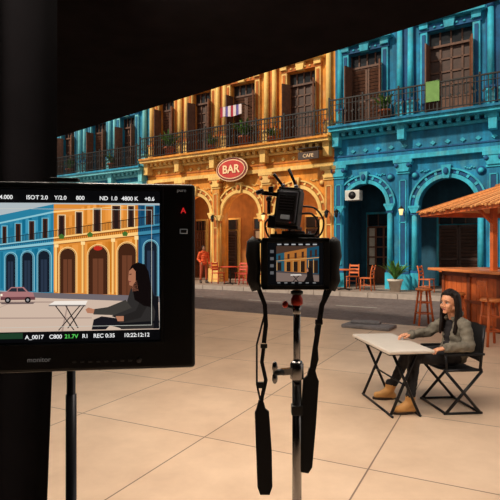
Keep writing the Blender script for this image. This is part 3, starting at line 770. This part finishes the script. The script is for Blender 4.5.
for x0, x1, cw, c1, c2 in ((-112, 52, (40, 126, 158), (140, 196, 208), (20, 80, 112)), (52, 136, (222, 140, 54), (255, 206, 128), (150, 82, 28)), (136, 158, (26, 80, 114), (62, 134, 162), (14, 46, 68))):
    band(x0, x1, -110, 22, cw, 3)
    n = int((x1-x0)/3)
    for i in range(n):
        a = x0+(x1-x0)*i/n; j = r6.choice((-22, -12, 0, 12, 20)); col = tuple(max(0, min(255, v+j)) for v in cw)
        band(a, a+(x1-x0)/n, -84+r6.uniform(-4, 8), -64, col, 4); col = tuple(max(0, min(255, v-j)) for v in cw); band(a, a+(x1-x0)/n, -40, 18, col, 4)
    band(x0, x1, -47, -43.5, c1, 6); band(x0, x1, -43.5, -42.3, c2, 6); band(x0, x1, -51, -49.6, c2, 6); band(x0, x1, -53, -51, c1, 6)
    band(x0, x1, -88, -85.5, c1, 6)
    i = x0
    while i < x1-0.5: band(i, i+0.7, -49.6, -47, c2, 7); i += 2.0
    band(x0, x1, -62, -61.2, (26, 20, 20), 9)
    i = x0+0.3
    while i < x1: band(i, min(x1, i+0.4), -61.5, -53, (30, 22, 22), 9); i += 1.5
def arch(cx, w, col, oc, dc):
    s = sc(cx); tp = 277-36*s; bt = 277+21*s; r = w/2
    for rr_, cc, lv in ((r+1.8, oc, 7), (r+0.9, dc, 8), (r+0.3, oc, 9), (r, col, 10)):
        S2([(cx-rr_, bt)]+[(cx-rr_*math.cos(math.pi*i/12), tp+r-rr_*math.sin(math.pi*i/12)) for i in range(13)]+[(cx+rr_, bt)], cc, 0.9, lv)
    S2(rect(cx-r*0.55, tp+r+3, cx+r*0.55, bt), tuple(int(v*1.5)+8 for v in col), 1, 11); S2(rect(cx-0.3, tp+r+3, cx+0.3, bt), col, 1, 12)
for cx, w in ((66, 15), (96, 19), (125, 18)):
    arch(cx, w, (66, 36, 22), (250, 206, 134), (170, 96, 34))
for cx in (55, 81, 111, 134.5):
    s = sc(cx); S2(rect(cx-1.4, 277-41*s, cx+1.4, 277+20*s), (250, 198, 116), 1, 8); S2(rect(cx+0.6, 277-39*s, cx+1.4, 277+20*s), (160, 88, 32), 1, 9); S2(rect(cx-2, 277-43*s, cx+2, 277-39*s), (255, 218, 150), 1, 9)
for cx, w in ((149, 13), (43, 11), (27, 10), (11, 9), (-6, 9), (-22, 8), (-38, 8), (-54, 7)): arch(cx, w, (22, 30, 42), (128, 190, 204), (22, 86, 116))
for cx, w in ((60, 6), (77, 6), (95, 7), (114, 8), (129, 6), (148, 8), (44, 5), (31, 5), (18, 5), (5, 4), (-9, 4), (-22, 4)):
    s = sc(cx); t_ = max(207, 277-80*s); z_ = 277-53*s
    S2(rect(cx-w/2-1, t_-0.8, cx+w/2+1, z_), (236, 206, 158) if 52 < cx < 136 else (110, 180, 198), 1, 7)
    S2(rect(cx-w/2, t_, cx+w/2, z_), (78, 46, 34), 0.9, 8); S2(rect(cx-w/4, t_+1, cx+w/4, z_), (40, 26, 24), 1, 9)
for cx, y in ((60, 240), (88, 238), (123, 237)): S2([(cx-2, y), (cx-3, y-3), (cx, y-5), (cx+3, y-3), (cx+2, y)], (70, 110, 44), 1, 10)
S2([(96+4.5*math.cos(i*0.5236), 249+2.4*math.sin(i*0.5236)) for i in range(12)], (190, 44, 32), 1, 13)
S2([(-112, 286), (158, 297), (158, 303), (-112, 290)], (112, 104, 108), 0.9, 13)
S2([(-112, 290), (158, 303), (158, 330), (-112, 330)], (206, 182, 164), 0.9, 13)
S2([(-112, 299), (60, 301), (60, 302), (-112, 300.5)], (168, 144, 132), 0.9, 14); S2([(60, 330), (66, 303), (67, 303), (62, 330)], (168, 144, 132), 0.9, 14)
S2([(-60, 330), (8, 303), (9, 303), (-57, 330)], (168, 144, 132), 1, 14); S2([(-112, 314), (90, 317), (90, 318), (-112, 315.5)], (168, 144, 132), 0.9, 14)
S2([(1, 301), (35, 301), (33, 303), (3, 303)], (110, 92, 90), 1, 14)
S2([(2, 299), (2, 292), (8, 290.5), (12, 286.5), (24, 286.5), (28, 291), (33, 292), (35, 299)], (168, 116, 116), 0.9, 15)
S2([(2, 299), (2, 296), (35, 296), (35, 299)], (110, 66, 70), 0.9, 16)
S2([(9, 290.8), (12.5, 287.5), (17.5, 287.5), (17.5, 291)], (40, 44, 54), 0.9, 16); S2([(18.3, 291), (18.3, 287.5), (23, 287.5), (26.4, 291)], (40, 44, 54), 0.9, 16)
for wx in (9, 28):
    for r_, cc, lv in ((3, (20, 18, 20), 17), (1.4, (150, 146, 146), 18)): S2([(wx+r_*math.cos(i*0.6283), 299+r_*math.sin(i*0.6283)) for i in range(10)], cc, 0.9, lv)
S2(rect(2, 293, 4, 295), (255, 240, 220), 1, 17)
S2([(48, 304), (54, 300.5), (86, 300.5), (84, 304.5)], (240, 230, 220), 0.95, 16); S2([(48, 304), (84, 304.5), (84, 306), (48, 305.4)], (130, 120, 116), 0.95, 16)
for a_, c_ in (((54, 305), (72, 329)), ((78, 305), (57, 329)), ((64, 305), (76, 327)), ((82, 305), (66, 327))):
    S2([a_, (a_[0]+1.3, a_[1]), (c_[0]+1.3, c_[1]), c_], (24, 22, 24), 0.9, 17)
S2([(128, 280), (127, 272), (130, 266), (136, 263), (143, 265), (147, 272), (149, 284), (153, 298), (151, 308), (142, 306), (133, 300), (131, 290)], (16, 10, 10), 0.9, 20)
S2([(126.5, 280), (126.8, 277), (127.4, 271.5), (131, 268.5), (134, 272), (134, 282), (130.5, 286.5), (127.6, 285.5), (127.6, 282.5)], (170, 112, 84), 0.9, 21)
S2([(130, 284), (135, 281), (137, 291), (131, 292)], (146, 92, 70), 0.9, 20)
S2([(127.6, 274.6), (130, 274.2), (130, 275), (127.8, 275.4)], (30, 18, 16), 1, 22); S2([(127.2, 281.6), (129.4, 281.4), (129.4, 282.3), (127.6, 282.5)], (130, 64, 58), 1, 22)
S2([(129, 289), (138, 287), (149, 291), (156, 305), (155, 329), (119, 329), (117, 319), (110, 316), (124, 306)], (46, 43, 42), 0.9, 18)
S2([(124, 300), (130, 308), (112, 315), (92, 314), (90, 309), (106, 307)], (62, 58, 54), 0.9, 19)
S2([(141, 296), (146, 306), (139, 318), (122, 322), (120, 316), (134, 311)], (36, 33, 32), 0.9, 19)
S2([(84, 309), (87, 307), (93, 309), (92, 313), (86, 312.5)], (180, 122, 94), 0.9, 20); S2([(114, 316), (122, 316), (122, 321), (116, 321)], (180, 122, 94), 0.9, 20)
S2([(128, 320), (100, 316), (92, 319), (90, 329), (104, 329), (108, 325), (122, 329), (130, 329)], (24, 22, 28), 0.9, 17)
S2([(148, 296), (157, 297), (158, 329), (152, 329), (154, 312)], (18, 18, 22), 0.9, 21); S2([(118, 323), (158, 321), (158, 323.5), (118, 325.5)], (18, 18, 22), 0.9, 21)
wt = scr('px_text', (235, 235, 235), 1.0)
for (x0, y0, x1, y1) in ((-100, 211, 150, 211.4), (-100, 325, 150, 325.4), (150, 211, 150.4, 325.4)): S2(rect(x0, y0, x1, y1), (200, 200, 190), 0.8, 23)
def tx(s_, px, py, sz, m=wt, al='LEFT'):
    x, z = mp(px, py); b.text(s_, sz, (x, -0.0125, z), m, al, 0.0, 0.00018)
for s_, px in (('24.000', -1), ('180.0', -36), ('ISO', 27), ('T 2.0', 36), ('Y/2.0', 54), ('800', 75), ('ND', 98), ('1.0', 109), ('4800 K', 120), ('+0.6', 143)):
    tx(s_, px, 202, 0.0098)
for s_, px in (('A_0017', 26), ('C800', 49), ('R1', 81), ('REC 0:35', 92), ('10:22:12:12', 122)): tx(s_, px, 336.5, 0.0098)
tx('21.7V', 64, 336.5, 0.0098, scr('px_green', (90, 210, 90), 1.0)); S2(rect(-8, 331.5, 22, 337), (30, 60, 40), 0.8, 3)
tx('A', 180, 214, 0.014, scr('px_red', (210, 40, 40), 0.9))
lg = mat('label_grey', (170, 170, 170), 0.5, emit=0.15)
x, z = mp(176, 192); b.text('pure', 0.009, (x, -0.001, z), lg); x, z = mp(26, 360); b.text('monitor', 0.012, (x, -0.001, z), lg)
for px in range(72, 130, 8):
    x, z = mp(px, 361); b.box((x, -0.001, z), (0.007, 0.003, 0.004), mat('button_grey', (70, 70, 74), 0.5), None, 0.001)
x, z = mp(137, 361); b.tube([(x, 0.001, z), (x, -0.004, z)], 0.0045, mat('button_grey', (70, 70, 74), 0.5), 12)
x, z = mp(183, 232); b.box((x, -0.0012, z), (0.014, 0.002, 0.009), lg, None, 0.0005); b.box((x, -0.0022, z), (0.011, 0.001, 0.006), rub)
x0, z0 = mp(-114, 191); x1, z1 = mp(159.5, 342)
for (a, c_) in (((x0-0.006, z0), (x0, z1)), ((x1, z0), (x1+0.004, z1)), ((x0-0.006, z0), (x1+0.004, z0+0.004)), ((x0-0.006, z1-0.004), (x1+0.004, z1))):
    b.bb((a[0], -0.0135, a[1]), (c_[0], 0.001, c_[1]), pl)
x, z = mp(60, 181.5); b.box((x, 0.02, z+0.002), (0.05, 0.02, 0.006), rub, None, 0.002)
b.done((-0.101, 0.92, 1.721), math.radians(7.6), norm=False)
b = B('monitor_stand'); stl = mat('stand_steel', (60, 60, 64), 0.3, metal=0.8)
cx, cy = -0.372, 1.04
b.tube([(cx, cy, 0.9), (cx, cy, 1.55)], 0.009, stl, 12); b.tube([(cx, cy, 0.3), (cx, cy, 1.3)], 0.011, stl, 12)
b.lathe([(0.02, 0), (0.024, 0.01), (0.024, 0.05), (0.018, 0.06)], (cx, cy, 0.95), pl, 14)
b.box((cx, cy-0.01, 1.55), (0.1, 0.03, 0.1), pl, None, 0.005)
for k in range(3):
    a = k*2.094+0.5; e = (cx+0.42*math.cos(a), cy+0.42*math.sin(a), 0.015)
    b.tube([(cx, cy, 0.5), e], 0.01, stl, 8); b.tube([(cx, cy, 0.3), (cx+0.24*math.cos(a), cy+0.24*math.sin(a), 0.22)], 0.007, stl, 8)
    b.ell(e, (0.02, 0.02, 0.015), rub, None, 2)
b.done()

# ---------------------------------------------------------------- field monitor on stand (centre)
b = B('field_monitor'); s = 1/312.5
def q(px, py, y=0.0): return Vector(((px-297)*s, y, -(py-290)*s))
def cage(c, w, h, d, m, bev=0.004, R=None): b.box(c, (w, d, h), m, R, bev)
cx0 = q(293, 263.5)
cage(cx0, 0.205, 0.16, 0.045, pl, 0.008); cage(cx0+Vector((0, 0.035, 0)), 0.15, 0.11, 0.04, rub, 0.006)
yf = -0.0232
def F(poly, col, lv, e=1.0): b.flat([((px-297)*s, (290-py)*s) for px, py in poly], yf-0.0005*lv, scr('px_%d_%d_%d' % tuple(col), col, 1.0))
F(rect(268, 243, 322, 284), (10, 10, 12), 1); F(rect(276, 246, 318, 281), (70, 50, 40), 2)
def fy(x, k): return 266+k*(0.6+0.4*(x-276)/42)
def fb_(x0, x1, k0, k1, col, lv): F([(x0, max(246, fy(x0, k0))), (x1, max(246, fy(x1, k0))), (x1, max(246, fy(x1, k1))), (x0, max(246, fy(x0, k1)))], col, lv)
fb_(276, 284, -20, 8, (36, 84, 100), 3); fb_(284, 306, -20, 8, (168, 104, 46), 3); fb_(306, 318, -20, 8, (26, 72, 92), 3)
fb_(276, 318, -9, -8.2, (200, 150, 90), 4); fb_(276, 318, -11.4, -11, (24, 18, 18), 4)
for x in (279, 288, 295, 302, 310, 315):
    fb_(x-2, x+2, -6, 7, (40, 26, 20), 5); fb_(x-1.1, x+1.1, -17, -10, (60, 36, 28), 5); fb_(x-2.7, x-2, -7, 7, (196, 146, 84), 5)
F([(276, 272), (318, 275), (318, 281), (276, 281)], (120, 102, 94), 6); F([(276, 270.4), (318, 273.6), (318, 275), (276, 272)], (70, 64, 66), 6)
F([(306, 276), (306.5, 268), (309, 266), (311, 268), (313, 281), (303, 281)], (22, 18, 18), 7); F([(305.6, 270), (307, 267.6), (307.6, 271), (306, 271.6)], (170, 116, 90), 8)
F([(290, 274), (300, 273.6), (301, 275), (290, 275.4)], (210, 200, 190), 7); F([(292, 275), (293, 275), (298, 281), (297, 281)], (20, 20, 20), 7); F([(298, 275), (299, 275), (293, 281), (292, 281)], (20, 20, 20), 7)
for i in range(6): F(rect(277+i*7, 243.9, 281+i*7, 245.1), (170, 170, 170), 3); F(rect(277+i*7, 281.8, 280+i*7, 282.9), (120, 120, 120), 3)
for i in range(4): F(rect(270, 250+i*7, 273.5, 253+i*7), (90, 90, 92), 3)
for (a, c_) in (((262, 238), (328, 242.6)), ((262, 284.4), (328, 289)), ((262, 238), (267.5, 289)), ((322.5, 238), (328, 289))):
    A = q(*a, -0.032); C = q(*c_, -0.02); b.bb((A.x, A.y, C.z), (C.x, C.y, A.z), pl, 0.002)
for sx in (-1, 1):
    X = (257.5 if sx < 0 else 329.5)
    pts = [q(X+sx*1, 239), q(X+sx*4, 243), q(X+sx*4.5, 256), q(X+sx*3, 268), q(X+sx*4, 280), q(X+sx*1, 290)]
    b.tube([p+Vector((0, -0.005, 0)) for p in pts], [0.016, 0.022, 0.0235, 0.021, 0.022, 0.015], rub, 14)
    b.bar(q(X, 241), q(293+sx*32, 241), 0.02, 0.014, pl); b.bar(q(X, 287), q(293+sx*32, 287), 0.02, 0.014, pl)
alu = mat('alu', (110, 110, 118), 0.3, metal=0.8); dmt = mat('dark_metal', (78, 78, 86), 0.4, metal=0.4)
b.bb(tuple(q(270, 239, -0.02)), tuple(q(314, 234, 0.03)), pl, 0.002)
b.bb(tuple(q(282, 234, -0.012)), tuple(q(304, 231, 0.02)), dmt, 0.001); b.tube([q(292, 233), q(292, 226)], 0.012, alu, 12)
for px in (276, 284, 304, 310): b.tube([q(px, 234.5), q(px, 231.5)], 0.004, alu, 8)
Rb = Matrix.Rotation(math.radians(7), 3, 'Y') @ Matrix.Rotation(math.radians(-22), 3, 'Z')
bc = q(289, 208); b.box(bc, (0.08, 0.05, 0.115), pl, Rb, 0.006)
def bx(x, y, z): return bc+Rb @ Vector((x, y, z))
b.box(bx(0.002, -0.028, 0.0), (0.066, 0.01, 0.1), dmt, Rb, 0.004); b.box(bx(0.002, -0.034, 0.012), (0.05, 0.004, 0.05), rub, Rb, 0.001)
for i in range(5): b.box(bx(0.002, -0.037, 0.03-i*0.009), (0.044, 0.003, 0.003), dmt, Rb)
b.box(bx(0.002, -0.034, -0.032), (0.03, 0.004, 0.014), mat('label_grey', (170, 170, 170)), Rb, 0.001)
b.box(bx(0, 0, -0.062), (0.09, 0.05, 0.012), pl, Rb, 0.003); b.box(bx(0, 0.0, 0.06), (0.07, 0.045, 0.008), pl, Rb, 0.002)
b.ell(bx(0.02, -0.034, -0.048), (0.003, 0.003, 0.003), red, None, 1)
b.tube([bx(-0.028, 0, 0.06), bx(-0.03, 0, 0.075)], 0.007, alu, 10); b.tube([bx(-0.03, 0, 0.07), q(274, 174)], [0.0042, 0.0052], rub, 10)
b.tube([bx(0.015, 0, 0.06), bx(0.016, 0, 0.075)], 0.007, alu, 10); b.tube([bx(0.016, 0, 0.07), q(289, 169)], [0.0042, 0.0052], rub, 10)
b.bar(bx(-0.04, 0, 0.04), q(262, 193), 0.01, 0.012, pl); b.box(q(260, 192), (0.026, 0.02, 0.014), dmt, Matrix.Rotation(-0.3, 3, 'Y'), 0.003)
b.box(q(271, 190), (0.016, 0.018, 0.022), pl, None, 0.003)
b.box(q(273, 222), (0.026, 0.03, 0.04), pl, Rb, 0.003); b.tube([q(269, 214), q(269, 200)], 0.006, rub, 10); b.ell(q(269, 199), (0.01, 0.01, 0.01), pl, None, 2)
def cable(pts, r=0.0032):
    P_ = [Vector(p) for p in pts]; out = []
    for i in range(len(P_)-1):
        p0 = P_[max(0, i-1)]; p1 = P_[i]; p2 = P_[i+1]; p3 = P_[min(len(P_)-1, i+2)]
        for k in range(6):
            t = k/6; out.append(0.5*((2*p1)+(-p0+p2)*t+(2*p0-5*p1+4*p2-p3)*t*t+(-p0+3*p1-3*p2+p3)*t**3))
    out.append(P_[-1]); b.tube(out, r, rub, 8)
cable([q(302, 206, 0.01), q(316, 208, 0.02), q(325, 220, 0.03), q(322, 234, 0.03), q(312, 240, 0.04)])
cable([q(300, 214, 0.01), q(312, 214, 0.0), q(320, 226, 0.02), q(314, 238, 0.04)]); cable([q(276, 214, 0.02), q(266, 222, 0.03), q(268, 234, 0.04), q(276, 244, 0.04)])
b.box(q(309, 237), (0.03, 0.03, 0.02), pl, None, 0.003)
stp = mat('strap_webbing', (22, 22, 25), 0.85)
def ribbon(pts, w, th=0.003, m=stp):
    P_ = [Vector(p) for p in pts]; vs = []; fs = []
    for i, p in enumerate(P_):
        ww = w[i] if isinstance(w, list) else w
        d = (P_[min(i+1, len(P_)-1)]-P_[max(0, i-1)]).normalized(); x = d.cross(Vector((0, 1, 0))).normalized(); n_ = Vector((0, 1, 0))
        vs += [p-x*ww/2-n_*th, p+x*ww/2-n_*th, p+x*ww/2+n_*th, p-x*ww/2+n_*th]
    for i in range(len(P_)-1):
        for k in range(4): a = i*4+k; c_ = i*4+(k+1) % 4; fs.append((a, c_, c_+4, a+4))
    fs += [(3, 2, 1, 0), tuple(len(vs)-4+k for k in range(4))]
    b.add(vs, fs, m)
ribbon([q(259, 289), q(265, 305), q(266, 325), q(264, 343)], 0.014); b.box(q(264, 346), (0.022, 0.01, 0.014), pl, None, 0.002)
ribbon([q(264, 346), q(262, 362), q(266, 380), q(262, 398), q(261, 408)], 0.012); b.box(q(261, 385), (0.02, 0.01, 0.02), pl, None, 0.002)
ribbon([q(261, 400), q(261, 409), q(262, 412), q(264, 450), q(265, 486), q(265, 494)], [0.014, 0.03, 0.046, 0.05, 0.048, 0.03], 0.006)
ribbon([q(266, 310, 0.01), q(257, 345, 0.01), q(257, 385, 0.01), q(261, 404, 0.01)], 0.006, 0.002)
ribbon([q(330, 289), q(322, 305), q(319, 325), q(315, 350), q(312, 372)], 0.016); b.box(q(319, 322), (0.024, 0.01, 0.016), pl, None, 0.002)
ribbon([q(312, 368), q(312, 376), q(311, 380), q(308, 425), q(305, 466), q(304, 472)], [0.018, 0.032, 0.05, 0.05, 0.046, 0.028], 0.006)
ribbon([q(326, 289, 0.01), q(316, 330, 0.01), q(318, 360, 0.01), q(313, 378, 0.01)], 0.007, 0.002)
b.done((0.15, 1.6, 1.472), 0)
b = B('light_stand'); chrome = mat('chrome', (150, 148, 148), 0.25, metal=1.0); rdp = mat('red_anodised', (176, 50, 34), 0.35, metal=0.5)
b.lathe([(0.012, 0), (0.02, 0.004), (0.02, 0.012), (0.012, 0.016)], (0, 0, 1.456), pl, 16)
b.lathe([(0.016, 0), (0.019, 0.004), (0.019, 0.02), (0.014, 0.03), (0.014, 0.034)], (0, 0, 1.424), rdp, 16)
b.lathe([(0.012, 0), (0.014, 0.01), (0.014, 0.03)], (0, 0, 1.395), chrome, 14)
b.tube([(0.0, 0, 1.41), (-0.035, -0.01, 1.425)], 0.005, pl, 8); b.ell((-0.038, -0.01, 1.427), (0.01, 0.01, 0.012), rdp, None, 2)
b.tube([(0, 0, 1.2), (0, 0, 1.41)], 0.0115, chrome, 16)
b.lathe([(0.016, 0), (0.022, 0.005), (0.022, 0.05), (0.016, 0.06)], (0, 0, 1.185), chrome, 18)
b.bar((-0.01, -0.005, 1.215), (-0.05, -0.02, 1.215), 0.016, 0.02, chrome)
b.tube([(-0.045, -0.02, 1.215), (-0.075, -0.03, 1.215)], 0.01, pl, 10)
for dz in (-0.018, 0.018): b.ell((-0.072, -0.03, 1.215+dz), (0.009, 0.007, 0.018), chrome, None, 2)
b.tube([(0, 0, 0.7), (0, 0, 1.19)], 0.015, chrome, 16)
b.lathe([(0.018, 0), (0.024, 0.005), (0.024, 0.05), (0.018, 0.06)], (0, 0, 0.66), chrome, 18); b.tube([(0, 0, 0.12), (0, 0, 0.68)], 0.0175, chrome, 16)
b.box((0, 0, 1.09), (0.036, 0.036, 0.03), pl, None, 0.003)
for k in range(3):
    a = k*2.094+1.1; x, y = math.cos(a), math.sin(a)
    b.tube([(0.02*x, 0.02*y, 0.3+0.03*k), (0.12*x, 0.12*y, 0.25+0.03*k), (0.3*x, 0.3*y, 0.09), (0.48*x, 0.48*y, 0.014)], 0.012, chrome, 10); b.ell((0.48*x, 0.48*y, 0.016), (0.022, 0.022, 0.016), rub, None, 2)
b.done((0.15, 1.6, 0), 0)

# ---------------------------------------------------------------- lights
w = bpy.data.worlds.new('World'); scene.world = w; w.use_nodes = True
w.node_tree.nodes['Background'].inputs[0].default_value = (1.0, 0.9, 0.8, 1); w.node_tree.nodes['Background'].inputs[1].default_value = 0.6
def area(name, loc, tgt, size, power, col):
    l = bpy.data.lights.new(name, 'AREA'); l.size = size; l.energy = power; l.color = col
    o = bpy.data.objects.new(name, l); o.location = loc; scene.collection.objects.link(o)
    o.rotation_euler = (Vector(tgt)-Vector(loc)).to_track_quat('-Z', 'Y').to_euler(); return o
area('added_area_light', (0.3, 3.0, 4.35), (0.4, 3.8, 0), 3.4, 280, (1, 0.87, 0.73))  # unseen overhead fill, added to brighten the floor under the ceiling
area('added_area_light', (-1.5, 4.6, 4.2), (2.0, 5.3, 0.8), 1.4, 130, (1, 0.86, 0.7))  # unseen key from front left, added to light the woman
sl = bpy.data.lights.new('sun', 'SUN'); sl.energy = 3.6; sl.angle = math.radians(4); sl.color = (1, 0.87, 0.68)
so = bpy.data.objects.new('sun', sl); scene.collection.objects.link(so)
so.rotation_euler = Vector((0.95, 0.5, -0.85)).to_track_quat('-Z', 'Y').to_euler()
for u in (-7.3, -4.75, -1.9):
    l = bpy.data.lights.new('arcade_lamp', 'POINT'); l.energy = 45; l.color = (1, 0.7, 0.4); l.shadow_soft_size = 0.2
    o = bpy.data.objects.new('arcade_lamp', l); o.location = FW(u, 1.5, 3.6); scene.collection.objects.link(o)

cam = bpy.data.cameras.new('Camera'); cam.lens = 36; cam.sensor_width = 36; cam.clip_end = 200
co = bpy.data.objects.new('Camera', cam); co.location = (0, 0, 1.6); co.rotation_euler = (math.pi/2, 0, 0)
scene.collection.objects.link(co); scene.camera = co
